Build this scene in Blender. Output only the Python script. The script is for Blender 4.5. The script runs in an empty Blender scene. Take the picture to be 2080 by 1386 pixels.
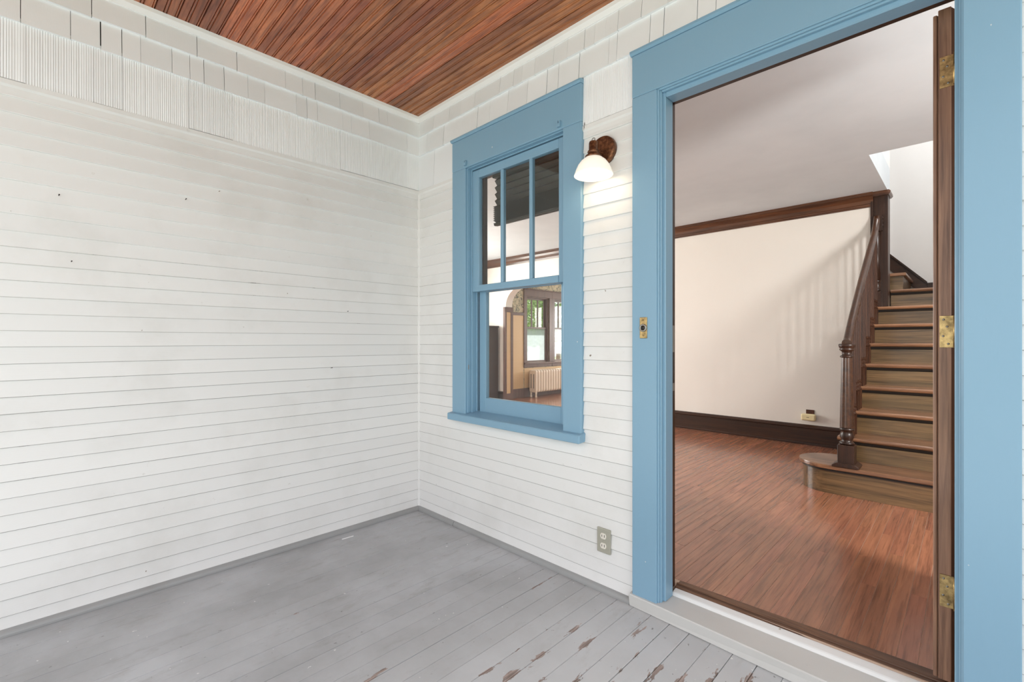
import bpy, bmesh, math, random
from mathutils import Vector
random.seed(11)
C = bpy.context.scene.collection
PI = math.pi
sc = bpy.context.scene

# ------------------------------------------------------------------ camera, sky, sun, daylight and fill lamps, exposure
cd = bpy.data.cameras.new('camera'); cam = bpy.data.objects.new('camera', cd); C.objects.link(cam)
cam.location = (2.806, -1.909, 1.2); cam.rotation_euler = (PI/2, 0, math.radians(44.5))
cd.sensor_fit = 'HORIZONTAL'; cd.sensor_width = 36; cd.lens = 943/2080*36; cd.clip_start = .02
sc.camera = cam

w = bpy.data.worlds.new('sky'); sc.world = w; w.use_nodes = True
wn = w.node_tree.nodes; bg = wn['Background']
bg.inputs['Color'].default_value = (.955, .975, 1.0, 1); bg.inputs['Strength'].default_value = 1.0

sd = bpy.data.lights.new('sun', 'SUN'); sun = bpy.data.objects.new('sun', sd); C.objects.link(sun)
sd.energy = 8.5; sd.angle = math.radians(1.0); sd.color = (1, .98, .95)
sun.rotation_euler = Vector((.37, -.36, -1)).to_track_quat('-Z', 'Y').to_euler()

def area(name, loc, direction, sx, sy, power, col=(1, 1, 1)):
    l = bpy.data.lights.new(name, 'AREA'); o = bpy.data.objects.new(name, l); C.objects.link(o)
    l.shape = 'RECTANGLE'; l.size = sx; l.size_y = sy; l.energy = power; l.specular_factor = .35; l.color = col
    o.location = loc; o.rotation_euler = Vector(direction).to_track_quat('-Z', 'Y').to_euler()
    return o
area('daylight_hall_window', (4.34, .55, 1.72), (-1, .8, -.2), .34, .8, 44, (1, .98, .95))
area('fill_living_room', (-3.72, 1.9, 1.5), (1, 0, -.05), 2.2, 1.3, 80, (1, .97, .93))  # unseen lamp added to fill the living room with light
area('fill_dining_room', (-1.9, 8.1, 1.5), (0, -1, -.05), 1.8, 1.3, 40, (1, .97, .93))  # added fill light for the dining room, out of view
area('daylight_upper_hall', (3.0, 2.9, 4.9), (-.45, .25, -1), 1.0, 1.0, 46, (1, .99, .97))

vs = sc.view_settings
sc.display_settings.display_device = 'sRGB'
vs.view_transform = 'Standard'; vs.look = 'None'; vs.exposure = .97; vs.gamma = 1; vs.use_curve_mapping = False
try:
    sc.cycles.use_denoising = True; sc.cycles.max_bounces = 10; sc.cycles.diffuse_bounces = 6
    sc.cycles.glossy_bounces = 4; sc.cycles.transparent_max_bounces = 12; sc.cycles.sample_clamp_indirect = 6
except Exception: pass

# ------------------------------------------------------------------ materials
def newmat(name):
    m = bpy.data.materials.new(name); m.use_nodes = True
    return m, m.node_tree.nodes, m.node_tree.links, m.node_tree.nodes['Principled BSDF']
def setspec(p, v):
    for k in ('Specular IOR Level', 'Specular'):
        if k in p.inputs: p.inputs[k].default_value = v; return
def ramp(n, a, ca, b, cb):
    r = n.new('ShaderNodeValToRGB'); e = r.color_ramp.elements
    e[0].position = a; e[0].color = (*ca, 1); e[1].position = b; e[1].color = (*cb, 1); return r
def mixc(n, l, fac, a, b, mode='MIX'):
    x = n.new('ShaderNodeMix'); x.data_type = 'RGBA'; x.blend_type = mode
    for i, v in ((0, fac), (6, a), (7, b)):
        if hasattr(v, 'links') or hasattr(v, 'is_linked'): l.new(v, x.inputs[i])
        elif isinstance(v, tuple): x.inputs[i].default_value = (*v, 1)
        else: x.inputs[i].default_value = v
    return x.outputs[2]
def math_(n, l, op, a, b=None, c=None):
    x = n.new('ShaderNodeMath'); x.operation = op
    for i, v in enumerate((a, b, c)):
        if v is None: continue
        if isinstance(v, (int, float)): x.inputs[i].default_value = v
        else: l.new(v, x.inputs[i])
    return x.outputs[0]
def noise(n, l, vec, scale, detail=4, rough=.55, dist=0):
    x = n.new('ShaderNodeTexNoise'); x.inputs['Scale'].default_value = scale
    x.inputs['Detail'].default_value = detail; x.inputs['Roughness'].default_value = rough; x.inputs['Distortion'].default_value = dist
    if vec is not None: l.new(vec, x.inputs['Vector'])
    return x.outputs['Fac']
def objvec(n, l, scale=(1, 1, 1), rnd=0.0):
    tc = n.new('ShaderNodeTexCoord'); mp = n.new('ShaderNodeMapping'); mp.inputs['Scale'].default_value = scale
    l.new(tc.outputs['Object'], mp.inputs['Vector']); out = mp.outputs['Vector']
    if rnd:
        oi = n.new('ShaderNodeObjectInfo'); va = n.new('ShaderNodeVectorMath'); va.operation = 'ADD'
        m = math_(n, l, 'MULTIPLY', oi.outputs['Random'], rnd)
        cb = n.new('ShaderNodeCombineXYZ')
        for i in range(3): l.new(m, cb.inputs[i])
        l.new(out, va.inputs[0]); l.new(cb.outputs[0], va.inputs[1]); out = va.outputs[0]
    return out
def bump(n, l, p, h, strength, dist=.002):
    b = n.new('ShaderNodeBump'); b.inputs['Strength'].default_value = strength; b.inputs['Distance'].default_value = dist
    l.new(h, b.inputs['Height']); l.new(b.outputs[0], p.inputs['Normal'])

def plain(name, col, rough=.5, metal=0, spec=.5):
    m, n, l, p = newmat(name)
    p.inputs['Base Color'].default_value = (*col, 1); p.inputs['Roughness'].default_value = rough; p.inputs['Metallic'].default_value = metal
    setspec(p, spec); return m

def paint(name, col, rough=.45, dirt=(.45, .42, .36), dirt_amt=.16, chip=(.25, .14, .09), chip_at=.80, rscale=1.0, bmp=.15, var=.03, stretch=(1, 1, 1)):
    """brushed house paint: slight dirt, brush marks, small chips"""
    m, n, l, p = newmat(name)
    v = objvec(n, l)
    vs_ = objvec(n, l, stretch)
    d = noise(n, l, v, 2.2*rscale, 6, .62)
    dr = ramp(n, .50, (0, 0, 0), .80, (dirt_amt,)*3); l.new(d, dr.inputs[0])
    c = mixc(n, l, dr.outputs[0], col, dirt)
    sp = noise(n, l, v, 17*rscale, 5, .7)
    sr = ramp(n, .68, (0, 0, 0), .76, (dirt_amt*1.6,)*3); l.new(sp, sr.inputs[0])
    c = mixc(n, l, sr.outputs[0], c, dirt)
    ch = noise(n, l, v, 26*rscale, 3, .5)
    cr = ramp(n, chip_at, (0, 0, 0), chip_at+.02, (1, 1, 1)); l.new(ch, cr.inputs[0])
    c = mixc(n, l, cr.outputs[0], c, chip)
    if var:
        oi = n.new('ShaderNodeObjectInfo')
        f = math_(n, l, 'MULTIPLY_ADD', oi.outputs['Random'], var*2, 1-var)
        cc = n.new('ShaderNodeCombineColor')
        for i in range(3): l.new(f, cc.inputs[i])
        c = mixc(n, l, 1.0, c, cc.outputs[0], 'MULTIPLY')
    l.new(c, p.inputs['Base Color']); p.inputs['Roughness'].default_value = rough; setspec(p, .45)
    b = noise(n, l, vs_, 60, 3, .6)
    bump(n, l, p, b, bmp, .002)
    return m

def wood(name, c1, c2, axis, rough=.35, rnd=13.0, var=.25, scale=1.0, coat=0.0, along=.55, spec=.5, hue=0, bmp=.1, wear=None):
    """oak style grain running along the given axis (0 x, 1 y, 2 z)"""
    m, n, l, p = newmat(name)
    s = [9*scale]*3; s[axis] = along*scale
    v = objvec(n, l, tuple(s), rnd)
    g = noise(n, l, v, 3.2, 7, .62, .6)
    s2 = [40*scale]*3; s2[axis] = 1.2*scale
    v2 = objvec(n, l, tuple(s2), rnd)
    g2 = noise(n, l, v2, 3.0, 3, .6)
    r = ramp(n, .32, c2, .66, c1); l.new(g, r.inputs[0])
    r2 = ramp(n, .36, (.55, .5, .48), .52, (1, 1, 1)); l.new(g2, r2.inputs[0])
    c = mixc(n, l, .75, r.outputs[0], r2.outputs[0], 'MULTIPLY')
    oi = n.new('ShaderNodeObjectInfo')
    hs = n.new('ShaderNodeHueSaturation')
    l.new(math_(n, l, 'MULTIPLY_ADD', oi.outputs['Random'], var*2, 1-var), hs.inputs['Value'])
    if hue:
        fr = math_(n, l, 'FRACT', math_(n, l, 'MULTIPLY', oi.outputs['Random'], 7.31))
        l.new(math_(n, l, 'MULTIPLY_ADD', fr, hue*2, .5-hue), hs.inputs['Hue'])
    l.new(c, hs.inputs['Color']); c = hs.outputs[0]
    if wear:
        wn_ = noise(n, l, objvec(n, l, (3, .8, 3) if axis == 1 else (1, 1, 1), rnd*.0), 4, 6, .7)
        wr = ramp(n, .62, (0, 0, 0), .74, (.55,)*3); l.new(wn_, wr.inputs[0])
        c = mixc(n, l, wr.outputs[0], c, wear)
    l.new(c, p.inputs['Base Color']); p.inputs['Roughness'].default_value = rough; setspec(p, spec)
    if coat: p.inputs['Coat Weight'].default_value = coat; p.inputs['Coat Roughness'].default_value = .12
    bump(n, l, p, g2, bmp, .001)
    return m

WHITE = (.80, .80, .79)
M = {}
M['siding'] = paint('white_siding_paint', WHITE, .42, dirt=(.50, .485, .44), dirt_amt=.30, chip=(.24, .19, .15), chip_at=.775, var=.02, stretch=(.15, .15, 6))
M['shingle'] = paint('white_shingle_paint', (.85, .87, .885), .55, dirt=(.55, .54, .52), dirt_amt=.15, chip_at=.86, var=.035, stretch=(4, 4, .3))
M['white_trim'] = paint('white_trim_paint', (.89, .89, .89), .4, dirt_amt=.04, chip_at=.86, var=0)
M['blue'] = paint('blue_trim_paint', (.225, .39, .525), .33, dirt=(.24, .40, .52), dirt_amt=.25, chip=(.72, .72, .68), chip_at=.765, rscale=.9, var=.0, bmp=.22, stretch=(2, 2, .12))
def joint(name, col):  # grey for the shadow under each lap, flecked with dark paint chips
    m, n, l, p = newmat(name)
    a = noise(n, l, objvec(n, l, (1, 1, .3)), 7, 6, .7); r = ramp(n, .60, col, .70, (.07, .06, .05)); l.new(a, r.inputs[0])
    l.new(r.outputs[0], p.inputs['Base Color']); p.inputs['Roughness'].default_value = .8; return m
M['lap_shade'] = joint('pale_lap_shade', (.58, .575, .55)); M['lap_shade_lo'] = joint('dark_lap_shade', (.38, .375, .36))
M['sheath'] = plain('dark_sheathing', (.03, .027, .025), .9)
M['grey_shoe'] = paint('grey_shoe_paint', (.33, .335, .335), .3, dirt=(.2, .19, .17), dirt_amt=.4, chip=(.75, .75, .73), chip_at=.74, var=0)
M['thresh'] = paint('light_grey_threshold_paint', (.60, .595, .575), .42, dirt=(.42, .40, .36), dirt_amt=.25, chip=(.3, .26, .2), chip_at=.76, var=0)
M['thresh_white'] = paint('white_threshold_paint', (.80, .80, .79), .4, dirt_amt=.3, chip=(.5, .45, .4), chip_at=.74, var=0)
M['ceil_wood'] = wood('stained_beadboard', (.56, .195, .078), (.25, .075, .034), 0, .38, 17, .30, 1.0, coat=.25, hue=.008, along=1.3)
M['dark_wood'] = wood('dark_varnished_oak', (.050, .019, .009), (.016, .007, .004), 2, .38, 9, .12, 1.0, coat=.08)
M['dark_wood_x'] = wood('dark_varnished_oak_along_x', (.050, .019, .009), (.016, .007, .004), 0, .36, 9, .12, 1.0, coat=.08)
M['dark_wood_y'] = wood('dark_varnished_oak_along_y', (.085, .030, .013), (.025, .010, .006), 1, .33, 9, .12, 1.0, coat=.15)
M['baluster_wood'] = wood('brown_baluster_oak', (.085, .035, .018), (.035, .014, .008), 2, .5, 9, .15, 1.0, spec=.18)
M['leaf_shaded'] = wood('shaded_door_oak', (.05, .021, .011), (.02, .010, .006), 2, .85, 5, .05, 1.0, spec=.03)  # leaf oak darkened to stand for the shade behind the open door
M['rail_wood'] = wood('brown_handrail_oak', (.080, .032, .014), (.030, .012, .006), 1, .32, 5, .05, 1.0, coat=.12)
M['crown_wood'] = wood('brown_crown_oak', (.12, .045, .018), (.045, .017, .008), 0, .34, 5, .05, 1.0, coat=.4)
M['tread'] = wood('worn_tread_oak', (.33, .165, .085), (.13, .062, .034), 0, .3, 11, .12, 1.0, coat=.3)
M['riser'] = wood('olive_brown_riser_oak', (.20, .118, .052), (.060, .040, .019), 0, .36, 21, .14, .8, coat=.25)
M['door_oak'] = wood('oak_door_edge', (.42, .225, .135), (.19, .095, .06), 2, .4, 5, .05, 1.0, coat=.1)
M['strip'] = wood('red_oak_floor_strip', (.41, .168, .092), (.255, .100, .056), 1, .27, 23, .10, .9, coat=.3, hue=.004, wear=(.40, .20, .13))
M['sill_wood'] = wood('worn_threshold_oak', (.22, .11, .06), (.08, .04, .025), 0, .45, 5, .05, 1.0)
M['sub_light'] = plain('pale_floor_filler', (.50, .36, .27), .8)
M['brass'] = None
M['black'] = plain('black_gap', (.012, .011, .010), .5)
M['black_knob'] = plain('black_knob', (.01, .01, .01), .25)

def floorpaint():
    m, n, l, p = newmat('worn_grey_deck_paint')
    tc = n.new('ShaderNodeTexCoord'); sx = n.new('ShaderNodeSeparateXYZ'); l.new(tc.outputs['Object'], sx.inputs[0])
    v = objvec(n, l)
    base = (.50, .51, .53)
    a = noise(n, l, v, 1.6, 6, .65); ar = ramp(n, .38, (.37, .372, .38), .66, base); l.new(a, ar.inputs[0])
    a2 = noise(n, l, objvec(n, l, (3, 1, 3)), 4, 6, .7); a2r = ramp(n, .56, (0, 0, 0), .72, (.6,)*3); l.new(a2, a2r.inputs[0])
    c = mixc(n, l, a2r.outputs[0], ar.outputs[0], (.29, .28, .27))
    # paler paint towards the doorway
    dx = math_(n, l, 'SUBTRACT', sx.outputs[0], 2.3); dy = math_(n, l, 'ADD', sx.outputs[1], .75)
    rr = math_(n, l, 'SQRT', math_(n, l, 'ADD', math_(n, l, 'MULTIPLY', dx, dx), math_(n, l, 'MULTIPLY', dy, dy)))
    near = n.new('ShaderNodeMapRange'); near.inputs[1].default_value = .45; near.inputs[2].default_value = 1.35; near.inputs[3].default_value = 1; near.inputs[4].default_value = 0
    l.new(rr, near.inputs[0])
    c = mixc(n, l, math_(n, l, 'MULTIPLY', near.outputs[0], .6), c, (.66, .665, .665))
    # flaked paint along the joints between boards
    fx = math_(n, l, 'FRACT', math_(n, l, 'DIVIDE', sx.outputs[0], .0865))
    ed = math_(n, l, 'ABSOLUTE', math_(n, l, 'SUBTRACT', fx, .5))            # .5 at the joint
    wv = noise(n, l, objvec(n, l, (7, 1.7, 1)), 2.4, 6, .64, .3)
    k = math_(n, l, 'ADD', math_(n, l, 'MULTIPLY', ed, .40), wv)
    k = math_(n, l, 'ADD', k, math_(n, l, 'MULTIPLY', near.outputs[0], .175))
    kr = ramp(n, .865, (0, 0, 0), .875, (1, 1, 1)); l.new(k, kr.inputs[0])
    bare = noise(n, l, objvec(n, l, (30, 2, 1)), 3, 4, .6); br = ramp(n, .35, (.20, .155, .135), .65, (.46, .36, .32)); l.new(bare, br.inputs[0])
    c = mixc(n, l, kr.outputs[0], c, br.outputs[0])
    # scattered dark scuffs and white paint spots
    s1 = noise(n, l, objvec(n, l, (1.8, 1, 1)), 20, 4, .65); s1r = ramp(n, .675, (0, 0, 0), .71, (.7,)*3); l.new(s1, s1r.inputs[0])
    c = mixc(n, l, s1r.outputs[0], c, (.13, .12, .11))
    s2 = noise(n, l, v, 31, 2, .5); s2r = ramp(n, .735, (0, 0, 0), .75, (.9,)*3); l.new(s2, s2r.inputs[0])
    c = mixc(n, l, s2r.outputs[0], c, (.75, .75, .73))
    oi = n.new('ShaderNodeObjectInfo'); f = math_(n, l, 'MULTIPLY_ADD', oi.outputs['Random'], .07, .965)
    cc = n.new('ShaderNodeCombineColor')
    for i in range(3): l.new(f, cc.inputs[i])
    c = mixc(n, l, 1.0, c, cc.outputs[0], 'MULTIPLY')
    l.new(c, p.inputs['Base Color']); setspec(p, .4)
    rg = ramp(n, .3, (.38,)*3, .7, (.52,)*3); l.new(a, rg.inputs[0]); l.new(rg.outputs[0], p.inputs['Roughness'])
    h = math_(n, l, 'SUBTRACT', noise(n, l, v, 45, 4, .6), math_(n, l, 'MULTIPLY', kr.outputs[0], 1.2))
    bump(n, l, p, h, .3, .0015)
    return m
M['deck'] = floorpaint()

def plaster(name, col, col2, rough=.7):
    m, n, l, p = newmat(name)
    a = noise(n, l, objvec(n, l, (1, 1, 1)), 1.3, 5, .6); r = ramp(n, .35, col2, .65, col); l.new(a, r.inputs[0])
    l.new(r.outputs[0], p.inputs['Base Color']); p.inputs['Roughness'].default_value = rough
    bump(n, l, p, noise(n, l, objvec(n, l, (1, .35, 1)), 22, 5, .6), .14, .004)
    return m
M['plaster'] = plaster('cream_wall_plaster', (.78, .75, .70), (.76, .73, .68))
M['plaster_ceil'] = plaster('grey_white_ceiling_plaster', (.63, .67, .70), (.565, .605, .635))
M['plaster_white'] = plaster('white_stairwell_plaster', (.76, .75, .735), (.72, .71, .70))
M['cream_panel'] = plain('tan_wainscot_panel', (.62, .42, .22), .5)
M['dining_brown'] = wood('brown_dining_trim', (.15, .075, .055), (.08, .04, .03), 2, .4, 5, .05)

def wallpaper():
    m, n, l, p = newmat('floral_wallpaper')
    v = objvec(n, l, (1, 1, 1))
    a = noise(n, l, v, 9, 3, .5, 1.2); r = ramp(n, .48, (0, 0, 0), .53, (1, 1, 1)); l.new(a, r.inputs[0])
    c = mixc(n, l, r.outputs[0], (.52, .44, .30), (.36, .33, .22))
    b = noise(n, l, v, 14, 2, .5, 2.0); br = ramp(n, .56, (0, 0, 0), .60, (1, 1, 1)); l.new(b, br.inputs[0])
    c = mixc(n, l, br.outputs[0], c, (.10, .10, .09))
    l.new(c, p.inputs['Base Color']); p.inputs['Roughness'].default_value = .7
    return m
M['wallpaper'] = wallpaper()

def brass():
    m, n, l, p = newmat('aged_brass')
    a = noise(n, l, objvec(n, l), 40, 5, .65); r = ramp(n, .35, (.22, .15, .07), .65, (.62, .44, .20)); l.new(a, r.inputs[0])
    l.new(r.outputs[0], p.inputs['Base Color']); p.inputs['Metallic'].default_value = .85; p.inputs['Roughness'].default_value = .36
    return m
M['brass'] = brass()
def bronze():
    m, n, l, p = newmat('oiled_bronze')
    a = noise(n, l, objvec(n, l, (1, 1, 1)), 55, 5, .7, .2); r = ramp(n, .4, (.10, .042, .022), .72, (.34, .15, .07)); l.new(a, r.inputs[0])
    l.new(r.outputs[0], p.inputs['Base Color']); p.inputs['Metallic'].default_value = .7; p.inputs['Roughness'].default_value = .38
    return m
M['bronze'] = bronze()
M['plate'] = plain('beige_metal_plate', (.44, .43, .36), .4, .25)
M['ivory'] = plain('ivory_plastic', (.78, .74, .66), .4)
M['cream_plastic'] = plain('cream_plastic', (.80, .70, .42), .4)
M['brown_plate'] = plain('brown_bakelite', (.07, .022, .012), .35)
M['slot'] = plain('dark_slot', (.02, .018, .016), .6)
M['shade_fabric'] = plain('dark_pleated_fabric', (.085, .076, .064), .8)
M['radiator'] = plain('cream_radiator_enamel', (.74, .62, .50), .4)
M['steel'] = plain('dull_steel', (.35, .33, .30), .4, .8)
M['roofing'] = plain('grey_roofing', (.2, .2, .2), .9)
M['bounce_slab'] = plaster('pale_bounce_slab', (.60, .605, .61), (.53, .535, .54), .9)
M['bark'] = plain('tree_bark', (.12, .085, .06), .9)

def glass():
    m = bpy.data.materials.new('window_glass'); m.use_nodes = True
    n, l = m.node_tree.nodes, m.node_tree.links; n.remove(n['Principled BSDF'])
    out = n['Material Output']
    t = n.new('ShaderNodeBsdfTransparent'); t.inputs[0].default_value = (.97, .98, .975, 1)
    g = n.new('ShaderNodeBsdfGlossy'); g.inputs['Roughness'].default_value = 0.0
    f = n.new('ShaderNodeFresnel'); ge = n.new('ShaderNodeNewGeometry')
    l.new(math_(n, l, 'MULTIPLY_ADD', ge.outputs['Backfacing'], 1/1.5-1.5, 1.5), f.inputs['IOR'])
    b = n.new('ShaderNodeBump'); b.inputs['Strength'].default_value = .06; b.inputs['Distance'].default_value = .004
    l.new(noise(n, l, objvec(n, l), 9, 2, .5), b.inputs['Height']); l.new(b.outputs[0], g.inputs['Normal'])
    mx = n.new('ShaderNodeMixShader'); l.new(f.outputs[0], mx.inputs[0]); l.new(t.outputs[0], mx.inputs[1]); l.new(g.outputs[0], mx.inputs[2])
    l.new(mx.outputs[0], out.inputs['Surface']); return m
M['glass'] = glass()
def hazy():
    m, n, l, p = newmat('hazy_pane')
    n.remove(p); t = n.new('ShaderNodeBsdfTranslucent'); t.inputs[0].default_value = (.47, .50, .51, 1)
    tr = n.new('ShaderNodeBsdfTransparent'); mx = n.new('ShaderNodeMixShader')
    r = ramp(n, .35, (.25,)*3, .65, (.55,)*3); l.new(noise(n, l, objvec(n, l), 5, 5, .6), r.inputs[0]); l.new(r.outputs[0], mx.inputs[0])
    l.new(t.outputs[0], mx.inputs[1]); l.new(tr.outputs[0], mx.inputs[2]); l.new(mx.outputs[0], n['Material Output'].inputs['Surface'])
    return m
M['hazy'] = hazy()
def frosted():
    m, n, l, p = newmat('lit_milk_glass')
    p.inputs['Base Color'].default_value = (.9, .87, .8, 1); p.inputs['Roughness'].default_value = .25
    p.inputs['Emission Color'].default_value = (1, .90, .74, 1); p.inputs['Emission Strength'].default_value = .22
    return m
M['milk'] = frosted()
def bulbmat():
    m, n, l, p = newmat('lit_bulb'); p.inputs['Base Color'].default_value = (1, .95, .85, 1)
    p.inputs['Emission Color'].default_value = (1, .80, .55, 1); p.inputs['Emission Strength'].default_value = 3
    return m
M['bulb'] = bulbmat()
def lawn():
    m, n, l, p = newmat('lawn_grass')
    a = noise(n, l, objvec(n, l), 3, 6, .7); r = ramp(n, .35, (.085, .105, .05), .65, (.15, .17, .085)); l.new(a, r.inputs[0])
    l.new(r.outputs[0], p.inputs['Base Color']); p.inputs['Roughness'].default_value = .9; return m
M['lawn'] = lawn()
def leafmat():
    m, n, l, p = newmat('tree_leaf')
    a = noise(n, l, objvec(n, l), 2.5, 3, .6); r = ramp(n, .35, (.10, .20, .04), .65, (.32, .46, .12)); l.new(a, r.inputs[0])
    l.new(r.outputs[0], p.inputs['Base Color']); p.inputs['Roughness'].default_value = .6
    return m
M['leaf'] = leafmat()
def brickmat():
    m, n, l, p = newmat('red_brick')
    b = n.new('ShaderNodeTexBrick'); b.inputs['Scale'].default_value = 5
    b.inputs['Color1'].default_value = (.34, .17, .13, 1); b.inputs['Color2'].default_value = (.42, .24, .19, 1); b.inputs['Mortar'].default_value = (.5, .47, .43, 1)
    rot = n.new('ShaderNodeMapping'); rot.inputs['Rotation'].default_value = (PI/2, 0, PI/2); tc = n.new('ShaderNodeTexCoord')
    l.new(tc.outputs['Object'], rot.inputs[0]); l.new(rot.outputs[0], b.inputs['Vector'])
    l.new(b.outputs['Color'], p.inputs['Base Color']); p.inputs['Roughness'].default_value = .85; return m
M['brickwork'] = brickmat()

# ------------------------------------------------------------------ mesh helpers
ORG = {}
class MB:
    def __init__(s): s.v = []; s.f = []; s.sm = []
    def add(s, v, f, smooth=False):
        o = len(s.v); s.v += [tuple(p) for p in v]; s.f += [tuple(i+o for i in q) for q in f]; s.sm += [smooth]*len(f); return s
    def box(s, x0, x1, y0, y1, z0, z1):
        x0, x1 = min(x0, x1), max(x0, x1); y0, y1 = min(y0, y1), max(y0, y1); z0, z1 = min(z0, z1), max(z0, z1)
        return s.hexa([(x0,y0,z0),(x1,y0,z0),(x1,y1,z0),(x0,y1,z0),(x0,y0,z1),(x1,y0,z1),(x1,y1,z1),(x0,y1,z1)])
    def hexa(s, p):
        return s.add(p, [(0,3,2,1),(4,5,6,7),(0,1,5,4),(1,2,6,5),(2,3,7,6),(3,0,4,7)])
    def prism(s, prof, axis, a, b, smooth=False):
        """profile of 2-D points in the two other axes (in x,y,z order), extruded along axis from a to b"""
        n = len(prof)
        def pt(q, t):
            r = list(q); r.insert(axis, t); return tuple(r)
        v = [pt(q, a) for q in prof]+[pt(q, b) for q in prof]
        f = [(i, (i+1) % n, n+(i+1) % n, n+i) for i in range(n)]
        o = len(s.v); s.v += v; s.f += [tuple(i+o for i in q) for q in f]; s.sm += [smooth]*n
        s.f += [tuple(o+i for i in reversed(range(n))), tuple(o+n+i for i in range(n))]; s.sm += [False]*2
        return s
    def lathe(s, c, prof, axis=2, seg=20, smooth=True, a0=0, sq=None):
        """profile (r, t) turned about the axis through c"""
        v = []; m = len(prof)
        for r, t in prof:
            for k in range(seg):
                a = a0+2*PI*k/seg; p = [r*math.cos(a), r*math.sin(a)]; p.insert(axis, t)
                v.append((c[0]+p[0], c[1]+p[1], c[2]+p[2]))
        f = [(i*seg+k, i*seg+(k+1) % seg, (i+1)*seg+(k+1) % seg, (i+1)*seg+k) for i in range(m-1) for k in range(seg)]
        o = len(s.v); s.v += v; s.f += [tuple(i+o for i in q) for q in f]; s.sm += [smooth]*len(f)
        if prof[0][0] > 1e-6: s.f.append(tuple(o+k for k in range(seg))); s.sm.append(False)
        if prof[-1][0] > 1e-6: s.f.append(tuple(o+(m-1)*seg+k for k in range(seg))); s.sm.append(False)
        return s
    def tube(s, pts, r, seg=10):
        pts = [Vector(p) for p in pts]; v = []
        for i, p in enumerate(pts):
            d = (pts[min(i+1, len(pts)-1)]-pts[max(i-1, 0)]).normalized()
            a = d.cross(Vector((0, 0, 1)) if abs(d.z) < .9 else Vector((1, 0, 0))).normalized(); b = d.cross(a)
            rr = r[i] if isinstance(r, (list, tuple)) else r
            v += [tuple(p+(a*math.cos(2*PI*k/seg)+b*math.sin(2*PI*k/seg))*rr) for k in range(seg)]
        n = len(pts)
        f = [(i*seg+k, i*seg+(k+1) % seg, (i+1)*seg+(k+1) % seg, (i+1)*seg+k) for i in range(n-1) for k in range(seg)]
        o = len(s.v); s.v += v; s.f += [tuple(i+o for i in q) for q in f]; s.sm += [True]*len(f)
        s.f += [tuple(o+k for k in range(seg)), tuple(o+(n-1)*seg+k for k in range(seg))]; s.sm += [False]*2
        return s
    def sweep(s, pts, prof):
        """profile (side, up) swept along a path lying in a plane of constant x"""
        v = []; n = len(prof)
        for i, p in enumerate(pts):
            p = Vector(p); d = (Vector(pts[min(i+1, len(pts)-1)])-Vector(pts[max(i-1, 0)])).normalized()
            up = Vector((1, 0, 0)).cross(d)
            v += [tuple(p+Vector((1, 0, 0))*a+up*b) for a, b in prof]
        m = len(pts)
        f = [(i*n+k, i*n+(k+1) % n, (i+1)*n+(k+1) % n, (i+1)*n+k) for i in range(m-1) for k in range(n)]
        s.add(v, f, True)
        o = len(s.v)-len(v)
        s.f += [tuple(o+k for k in range(n)), tuple(o+(m-1)*n+k for k in range(n))]; s.sm += [False]*2
        return s
    def build(s, name, mat, parent=None, bevel=0, seg=1, kind=None, fix=True):
        org = ORG.get(parent.name, Vector((0, 0, 0))) if parent is not None else Vector((0, 0, 0))
        me = bpy.data.meshes.new(name)
        me.from_pydata([(a-org.x, b-org.y, c-org.z) for a, b, c in s.v], [], s.f)
        me.polygons.foreach_set('use_smooth', s.sm)
        bm = bmesh.new(); bm.from_mesh(me)
        if bevel:
            es = [e for e in bm.edges if len(e.link_faces) == 2 and e.calc_face_angle(0) > .6]
            bmesh.ops.bevel(bm, geom=es, offset=bevel, segments=seg, affect='EDGES', profile=.5)
        if fix: bmesh.ops.recalc_face_normals(bm, faces=bm.faces)
        bm.to_mesh(me); bm.free()
        me.materials.append(mat)
        o = bpy.data.objects.new(name, me); C.objects.link(o)
        if parent is not None: o.parent = parent; ORG[o.name] = org
        else: ORG[o.name] = Vector((0, 0, 0))
        if kind: o['kind'] = kind
        return o
def box(name, mat, parent, b, bevel=0, kind=None): return MB().box(*b).build(name, mat, parent, bevel, kind=kind)
def empty(name, loc=(0, 0, 0), kind=None):
    o = bpy.data.objects.new(name, None); C.objects.link(o); o.location = loc; o.empty_display_size = .1
    ORG[o.name] = Vector(loc)
    if kind: o['kind'] = kind
    return o
def thing(name, label, cat, loc, group=None):
    o = empty(name, loc); o['label'] = label; o['category'] = cat
    if group: o['group'] = group
    return o
ST = 'structure'

# ------------------------------------------------------------------ porch shell
WT = .115                                    # front wall thickness
ZC = 2.79                                    # porch ceiling
wl = box('wall_left', M['sheath'], None, (-.16, 0, -3.0, 0, -.3, 2.95), kind=ST)
wr_ = MB()
for b in ((-3.9, .545, 0, WT, -.3, 2.95), (1.335, 1.841, 0, WT, -.3, 2.95), (2.7955, 4.4, 0, WT, -.3, 2.95),
          (.545, 1.335, 0, WT, -.3, .735), (.545, 1.335, 0, WT, 2.298, 2.95), (1.841, 2.7955, 0, WT, -.3, .03), (1.841, 2.7955, 0, WT, 2.2895, 2.95)):
    wr_.box(*b)
wr = wr_.build('wall_right', M['sheath'], None, kind=ST)

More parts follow.
